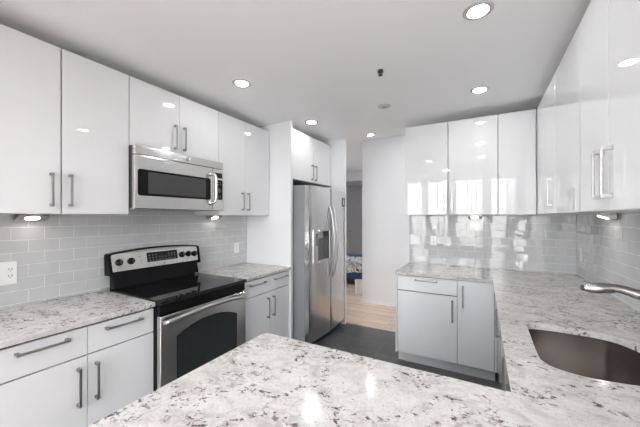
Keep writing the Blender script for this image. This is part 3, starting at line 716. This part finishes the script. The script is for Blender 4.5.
# ------------------------------------------------------------ refrigerator
F0, F1, FS = 2.722, 3.634, 3.178
r = empty('refrigerator', (-2.05, (F0 + F1) / 2, 0), 'stainless side-by-side refrigerator with ice dispenser and bowed handles', 'refrigerator')
finish('body', BX(((-2.44, F0, 0.04), (-1.705, F1, 1.815))), M['fridge_side'], r, 0.004)
finish('kick_grille', BX(((-1.78, F0 + 0.01, 0.005), (-1.69, F1 - 0.01, 0.085))), M['rubber'], r)
def fdoor(a, b, holes=None):
    """front contour bulges gently"""
    def X(y): 
        u_ = (y - (F0 + F1) / 2) / ((F1 - F0) / 2); return -1.640 + 0.030 * (1 - u_ * u_)
    bm = bmesh.new(); N_ = 20
    ys = sorted(set([a + (b - a) * i / N_ for i in range(N_ + 1)] + ([holes[0], holes[1]] if holes else [])))
    zs = sorted(set([0.09, 1.81] + ([holes[2], holes[3]] if holes else [])))
    F = {}
    for y in ys:
        for z in zs: F[y, z] = bm.verts.new((X(y) - (0.010 if y in (a, b) else 0), y, z)), bm.verts.new((-1.700, y, z))
    for i in range(len(ys) - 1):
        for j in range(len(zs) - 1):
            if holes and holes[0] <= ys[i] < holes[1] - 1e-6 and holes[2] <= zs[j] < holes[3] - 1e-6: continue
            q = [(ys[i], zs[j]), (ys[i + 1], zs[j]), (ys[i + 1], zs[j + 1]), (ys[i], zs[j + 1])]
            bm.faces.new([F[k][0] for k in q])
            bm.faces.new([F[k][1] for k in q][::-1])
    # close outer rim
    def strip(seq):
        for p, q in zip(seq, seq[1:]): bm.faces.new((F[p][0], F[q][0], F[q][1], F[p][1]))
    strip([(y, zs[0]) for y in ys]); strip([(y, zs[-1]) for y in ys]); strip([(ys[0], z) for z in zs]); strip([(ys[-1], z) for z in zs])
    return bm, X
DH = (2.787, 3.140, 0.955, 1.308)
bm, XF = fdoor(F0, FS - 0.003, DH); dl = finish('freezer_door', bm, M['steel_z'], r, smooth=True)
bm, XF = fdoor(FS + 0.003, F1); drr = finish('fridge_door', bm, M['steel_z'], r, smooth=True)
# dispenser
xf = XF(3.03)
bm = bmesh.new()
box(bm, (-1.699, DH[0], DH[2]), (-1.690, DH[1], DH[3]))
finish('dispenser_recess', bm, M['rubber'], dl)
bm = bmesh.new(); fw = 0.012
box(bm, (-1.695, DH[0] - fw, DH[2] - fw), (XF(DH[0] + 0.04) + 0.004, DH[0] + 0.10, DH[3] + fw)); box(bm, (-1.695, DH[1] - 0.006, DH[2] - fw), (xf + 0.004, DH[1] + fw, DH[3] + fw))
box(bm, (-1.695, DH[0] + 0.10, DH[3] - 0.01), (xf + 0.004, DH[1] - 0.006, DH[3] + fw)); box(bm, (-1.695, DH[0] + 0.10, DH[2] - fw), (xf + 0.010, DH[1] - 0.006, DH[2] + 0.02))
finish('dispenser_frame', bm, M['steel_z'], dl, 0.003)
finish('dispenser_chute', BX(((-1.689, DH[0] + 0.101, 1.22), (xf - 0.006, DH[0] + 0.20, DH[3] - 0.011))), M['greyplastic'], dl, 0.004)
bm = bmesh.new()
for i in range(5): box(bm, (XF(DH[0] + 0.04) + 0.0042, DH[0] + 0.045, 1.14 + i * 0.028), (XF(DH[0] + 0.04) + 0.0052, DH[0] + 0.085, 1.16 + i * 0.028))
finish('dispenser_buttons', bm, M['rubber'], dl)
for door_, y in ((dl, 3.132), (drr, 3.214)):
    bm = bmesh.new(); xb = XF(y)
    P = [(xb + 0.002 + 0.064 * math.sin(math.pi * i / 14) ** 0.8, y, 1.605 - 0.87 * i / 14) for i in range(15)]
    tube(bm, spline(P, 3), 0.012, 12); finish('handle', bm, M['satin'], door_, smooth=True)
bx0 = XF(3.56)
bd = finish('badge', BX(((bx0 - 0.006, 3.515, 1.605), (bx0 + 0.004, 3.618, 1.715))), M['rubber'], r, 0.002, label='dark badge with pale bar at the door corner')
finish('badge_bar', BX(((bx0 + 0.0042, 3.556, 1.622), (bx0 + 0.006, 3.585, 1.698))), M['chrome'], bd)

# ------------------------------------------------------------ outlets and switches
def outlet(label, face, out, w0, w1, z0, z1, gangs=1, kind='outlet', group=None):
    ax, f = face
    def pt(d, w_, z):
        p = [0, 0, z]; p[ax] = f + out * d; p[1 - ax] = w_; return p
    loc = pt(0, (w0 + w1) / 2, z0)
    r = empty('power_outlet' if kind == 'outlet' else 'light_switch', loc, label, 'outlet' if kind == 'outlet' else 'switch')
    finish('cover_plate', BX((pt(0.0075, w0, z0), pt(0.0125, w1, z1))), M['plastic'], r, 0.002)
    gw = (w1 - w0) / gangs; zc = (z0 + z1) / 2
    for g in range(gangs):
        c = w0 + gw * (g + 0.5)
        if kind == 'outlet':
            for dz in (-0.02, 0.02):
                s = finish('socket', BX((pt(0.0126, c - 0.016, zc + dz - 0.014), pt(0.0142, c + 0.016, zc + dz + 0.014))), M['plastic'], r, 0.001)
                finish('slots', BX((pt(0.0143, c - 0.008, zc + dz - 0.002), pt(0.0146, c - 0.005, zc + dz + 0.009)), (pt(0.0143, c + 0.005, zc + dz - 0.002), pt(0.0146, c + 0.008, zc + dz + 0.009)), (pt(0.0143, c - 0.002, zc + dz - 0.010), pt(0.0146, c + 0.002, zc + dz - 0.006))), M['rubber'], s)
        else:
            finish('rocker', BX((pt(0.0126, c - 0.016, zc - 0.033), pt(0.0155, c + 0.016, zc + 0.033))), M['plastic'], r, 0.002)
    return r
outlet('white power outlet on the grey tiles at the far left of the picture', (0, XL), 1, 0.545, 0.662, 1.057, 1.195, 2)
outlet('small white power outlet on the tiles between stove and tall panel', (0, XL), 1, 2.447, 2.520, 1.050, 1.166)
outlet('white multi-gang switch plate at the left end of the far backsplash', (1, YB), -1, -0.765, -0.645, 1.138, 1.255, 2, 'switch')
outlet('white power outlet right of the switch plate on the far backsplash', (1, YB), -1, -0.530, -0.458, 1.135, 1.250)
outlet('white switch plate on the right backsplash beyond the faucet', (0, XR), -1, 3.395, 3.470, 1.060, 1.185, 1, 'switch')

# ------------------------------------------------------------ under-cabinet wedge lamps
def wedge(label, face, out, w0, w1, zt):
    """triangular wedge lamp against the wall: deep at the wall, lens on the slanted underside facing the room"""
    ax, f = face
    loc = [0, 0, zt - 0.03]; loc[ax] = f + out * 0.06; loc[1 - ax] = (w0 + w1) / 2
    r = empty('under_cabinet_light', loc, label, 'lamp')
    def pt(d, w_, z):
        p = [0, 0, z]; p[ax] = f + out * d; p[1 - ax] = w_; return p
    c = (w0 + w1) / 2; h = (w1 - w0) / 2
    prof = [(0.020, zt - 0.0005), (0.020, zt - 0.040), (0.035, zt - 0.040), (0.105, zt - 0.012), (0.105, zt - 0.0005)]
    bm = bmesh.new(); a = [bm.verts.new(pt(d, w0, z)) for d, z in prof]; b = [bm.verts.new(pt(d, w1, z)) for d, z in prof]
    bm.faces.new(a); bm.faces.new(b[::-1])
    for i in range(5): bm.faces.new((a[i], b[i], b[(i + 1) % 5], a[(i + 1) % 5]))
    finish('housing', bm, M['nickel'], r, 0.001)
    bm = bmesh.new(); n_ = Vector((0.028, 0.0, 0.070)).normalized()
    # round lens on the sloping underside
    vs = []
    for k in range(24):
        t = 2 * math.pi * k / 24; s = 0.030 * math.cos(t); q = 0.034 * math.sin(t)
        d = 0.070 + s * 0.928; z = zt - 0.026 + s * 0.371
        vs.append((d + 0.0005, c + q, z - 0.0012))
    a = [bm.verts.new(pt(d, w_, z)) for d, w_, z in vs]; b = [bm.verts.new(pt(d - 0.0003, w_, z + 0.0008)) for d, w_, z in vs]
    bm.faces.new(a); bm.faces.new(b[::-1])
    for k in range(24): bm.faces.new((a[k], b[k], b[(k + 1) % 24], a[(k + 1) % 24]))
    finish('lens', bm, M['ulamp'], r)
wedge('lit wedge lamp under the wall cabinet left of the microwave', (0, XL), 1, 0.645, 0.785, UB)
wedge('lit wedge lamp under the wall cabinet right of the microwave', (0, XL), 1, 2.055, 2.185, UB)
wedge('lit wedge lamp under the far wall cabinet, over the far worktop', (1, YB), -1, -0.140, -0.005, UR)
wedge('lit wedge lamp under the right wall cabinets beyond the faucet', (0, XR), -1, 2.60, 2.74, UR)

# ------------------------------------------------------------ ceiling fittings
def downlight(x, y, label, z=ZC, rad=0.046, lm='lamp'):
    r = empty('recessed_ceiling_light', (x, y, z), label, 'ceiling light')
    bm = bmesh.new(); lathe(bm, (x, y, z - 0.0004), (0, 0, -1), [(0, rad + 0.026), (0.003, rad + 0.026), (0.006, rad + 0.016), (0.0065, rad + 0.004), (0.002, rad + 0.001)], 36); finish('trim_ring', bm, M['lampring'], r, smooth=True)
    bm = bmesh.new(); lathe(bm, (x, y, z - 0.0036), (0, 0, -1), [(0, rad), (0.004, rad)], 36); finish('lens', bm, M[lm], r)
downlight(-0.02, 1.72, 'lit recessed ceiling light nearest the camera, at the top edge')
downlight(-0.02, 2.79, 'lit recessed ceiling light in front of the far wall cabinets')
downlight(-1.675, 1.735, 'lit recessed ceiling light above the stove and microwave')
downlight(-1.675, 2.82, 'lit recessed ceiling light in front of the refrigerator')
downlight(-1.26, 3.62, 'small lit ceiling light at the hallway edge of the kitchen ceiling', rad=0.03)
downlight(-0.02, 0.63, 'recessed ceiling light above the peninsula, behind the top edge')
downlight(-0.87, 0.67, 'recessed ceiling light over the middle of the peninsula, behind the top edge')
downlight(-0.71, -0.64, 'large recessed ceiling light in the living area behind the camera', rad=0.08, lm='llamp')
downlight(-2.0, -0.64, 'added unseen fill light behind the camera near the left wall', rad=0.08, lm='llamp')  # added lamp, out of view, to lift the lower cabinet fronts
downlight(1.2, -0.64, 'added unseen fill light in the living area right of the kitchen', rad=0.08, lm='llamp')  # also added and unseen, more fill for the lower fronts
downlight(-0.35, 4.1, 'added unseen hallway fill light hidden by the kitchen ceiling', z=2.78, lm='hfill')  # added, unseen: brightens the hallway wall and floor
r = empty('fire_sprinkler', (-0.645, 2.06, ZC - 0.05), 'small black fire sprinkler hanging from the kitchen ceiling', 'sprinkler')
bm = bmesh.new(); lathe(bm, (-0.645, 2.06, ZC - 0.0004), (0, 0, -1), [(0, 0.036), (0.004, 0.034), (0.006, 0.02)], 24); finish('ceiling_cup', bm, M['plastic'], r, smooth=True)
bm = bmesh.new(); lathe(bm, (-0.645, 2.06, ZC - 0.0065), (0, 0, -1), [(0, 0.018), (0.016, 0.022), (0.018, 0.008), (0.032, 0.007), (0.034, 0.017), (0.038, 0.017)], 20); finish('sprinkler_head', bm, M['rubber'], r, smooth=True)
r = empty('ceiling_cover_plate', (-0.828, 2.758, ZC - 0.01), 'round white cover plate on the ceiling beyond the sprinkler', 'cover plate')
bm = bmesh.new(); lathe(bm, (-0.828, 2.758, ZC - 0.0004), (0, 0, -1), [(0, 0.062), (0.005, 0.060), (0.010, 0.04), (0.010, 0.02)], 32); finish('disc', bm, M['lampring'], r, smooth=True)  # grey colour stands in for the shadow ring around the plate
bm = bmesh.new(); lathe(bm, (-0.828, 2.758, ZC - 0.0110), (0, 0, -1), [(0, 0.024), (0.004, 0.022)], 24); finish('centre_cap', bm, M['greyplastic'], r, smooth=True)

# ------------------------------------------------------------ bedroom glimpse
r = empty('bed', (-3.3, 6.7, 0), 'bed with blue spread and patterned duvet seen through the hallway', 'bed')
finish('bed_frame', BX(((-4.35, 5.90, 0.05), (-2.30, 7.60, 0.10)), *[((x, y, 0), (x + 0.07, y + 0.07, 0.05)) for x in (-4.3, -2.42) for y in (5.94, 7.50)]), M['darkwood'], r, 0.01)
finish('mattress', BX(((-4.33, 5.86, 0.101), (-2.28, 7.58, 0.44))), M['blue'], r, 0.04, segs=4, label='blue covered mattress')
bm = bmesh.new(); NX, NY, ND = 44, 26, 7; g = []
for i in range(-ND, NX + ND + 1):
    row = []
    for j in range(-ND, NY + 1):
        ic = min(max(i, 0), NX); jc = max(j, 0)
        drop = max(-j, 0, -i, i - NX) * 0.03
        x = -4.36 + 2.10 * ic / NX + (0.015 if i > NX else 0); y = 5.835 + 0.85 * jc / NY - (0.015 if j < 0 else 0)
        z = 0.505 + 0.03 * math.sin(9 * x + 3 * y) * math.cos(8 * y) + 0.015 * math.sin(23 * x) - drop
        if drop:
            x += 0.012 * math.sin(30 * y + 20 * z) * (1 if i > NX else 0); y += 0.012 * math.sin(26 * x + 9 * z) * (1 if j < 0 else 0) - 0.002
        row.append(bm.verts.new((x, y, z)))
    g.append(row)
for a in range(len(g) - 1):
    for b_ in range(len(g[0]) - 1): bm.faces.new((g[a][b_], g[a + 1][b_], g[a + 1][b_ + 1], g[a][b_ + 1]))
finish('duvet', bm, M['duvet'], r, smooth=True, label='black and white patterned duvet')
r = empty('waste_bin', (-2.07, 5.25, 0), 'small white waste bin on the wood floor in front of the bed', 'bin')
bm = bmesh.new(); lathe(bm, (-2.07, 5.25, 0.0), (0, 0, 1), [(0, 0.060), (0.255, 0.074), (0.26, 0.078), (0.26, 0.071), (0.01, 0.055)], 28); finish('bucket', bm, M['plastic'], r, smooth=True)

# ------------------------------------------------------------ groups of repeated things
GROUPS = {'wall_cabinet': 'glossy white wall cabinets', 'base_cabinet': 'white base cabinets', 'granite_worktop': 'granite worktops',
          'tile_backsplash': 'subway tile backsplashes', 'recessed_ceiling_light': 'recessed ceiling lights',
          'under_cabinet_light': 'wedge lamps under the wall cabinets', 'power_outlet': 'white power outlets', 'light_switch': 'white switch plates'}
for o in list(COL.objects):
    k = o.name.split('.')[0]
    if o.parent is None and k in GROUPS: o['group'] = GROUPS[k]
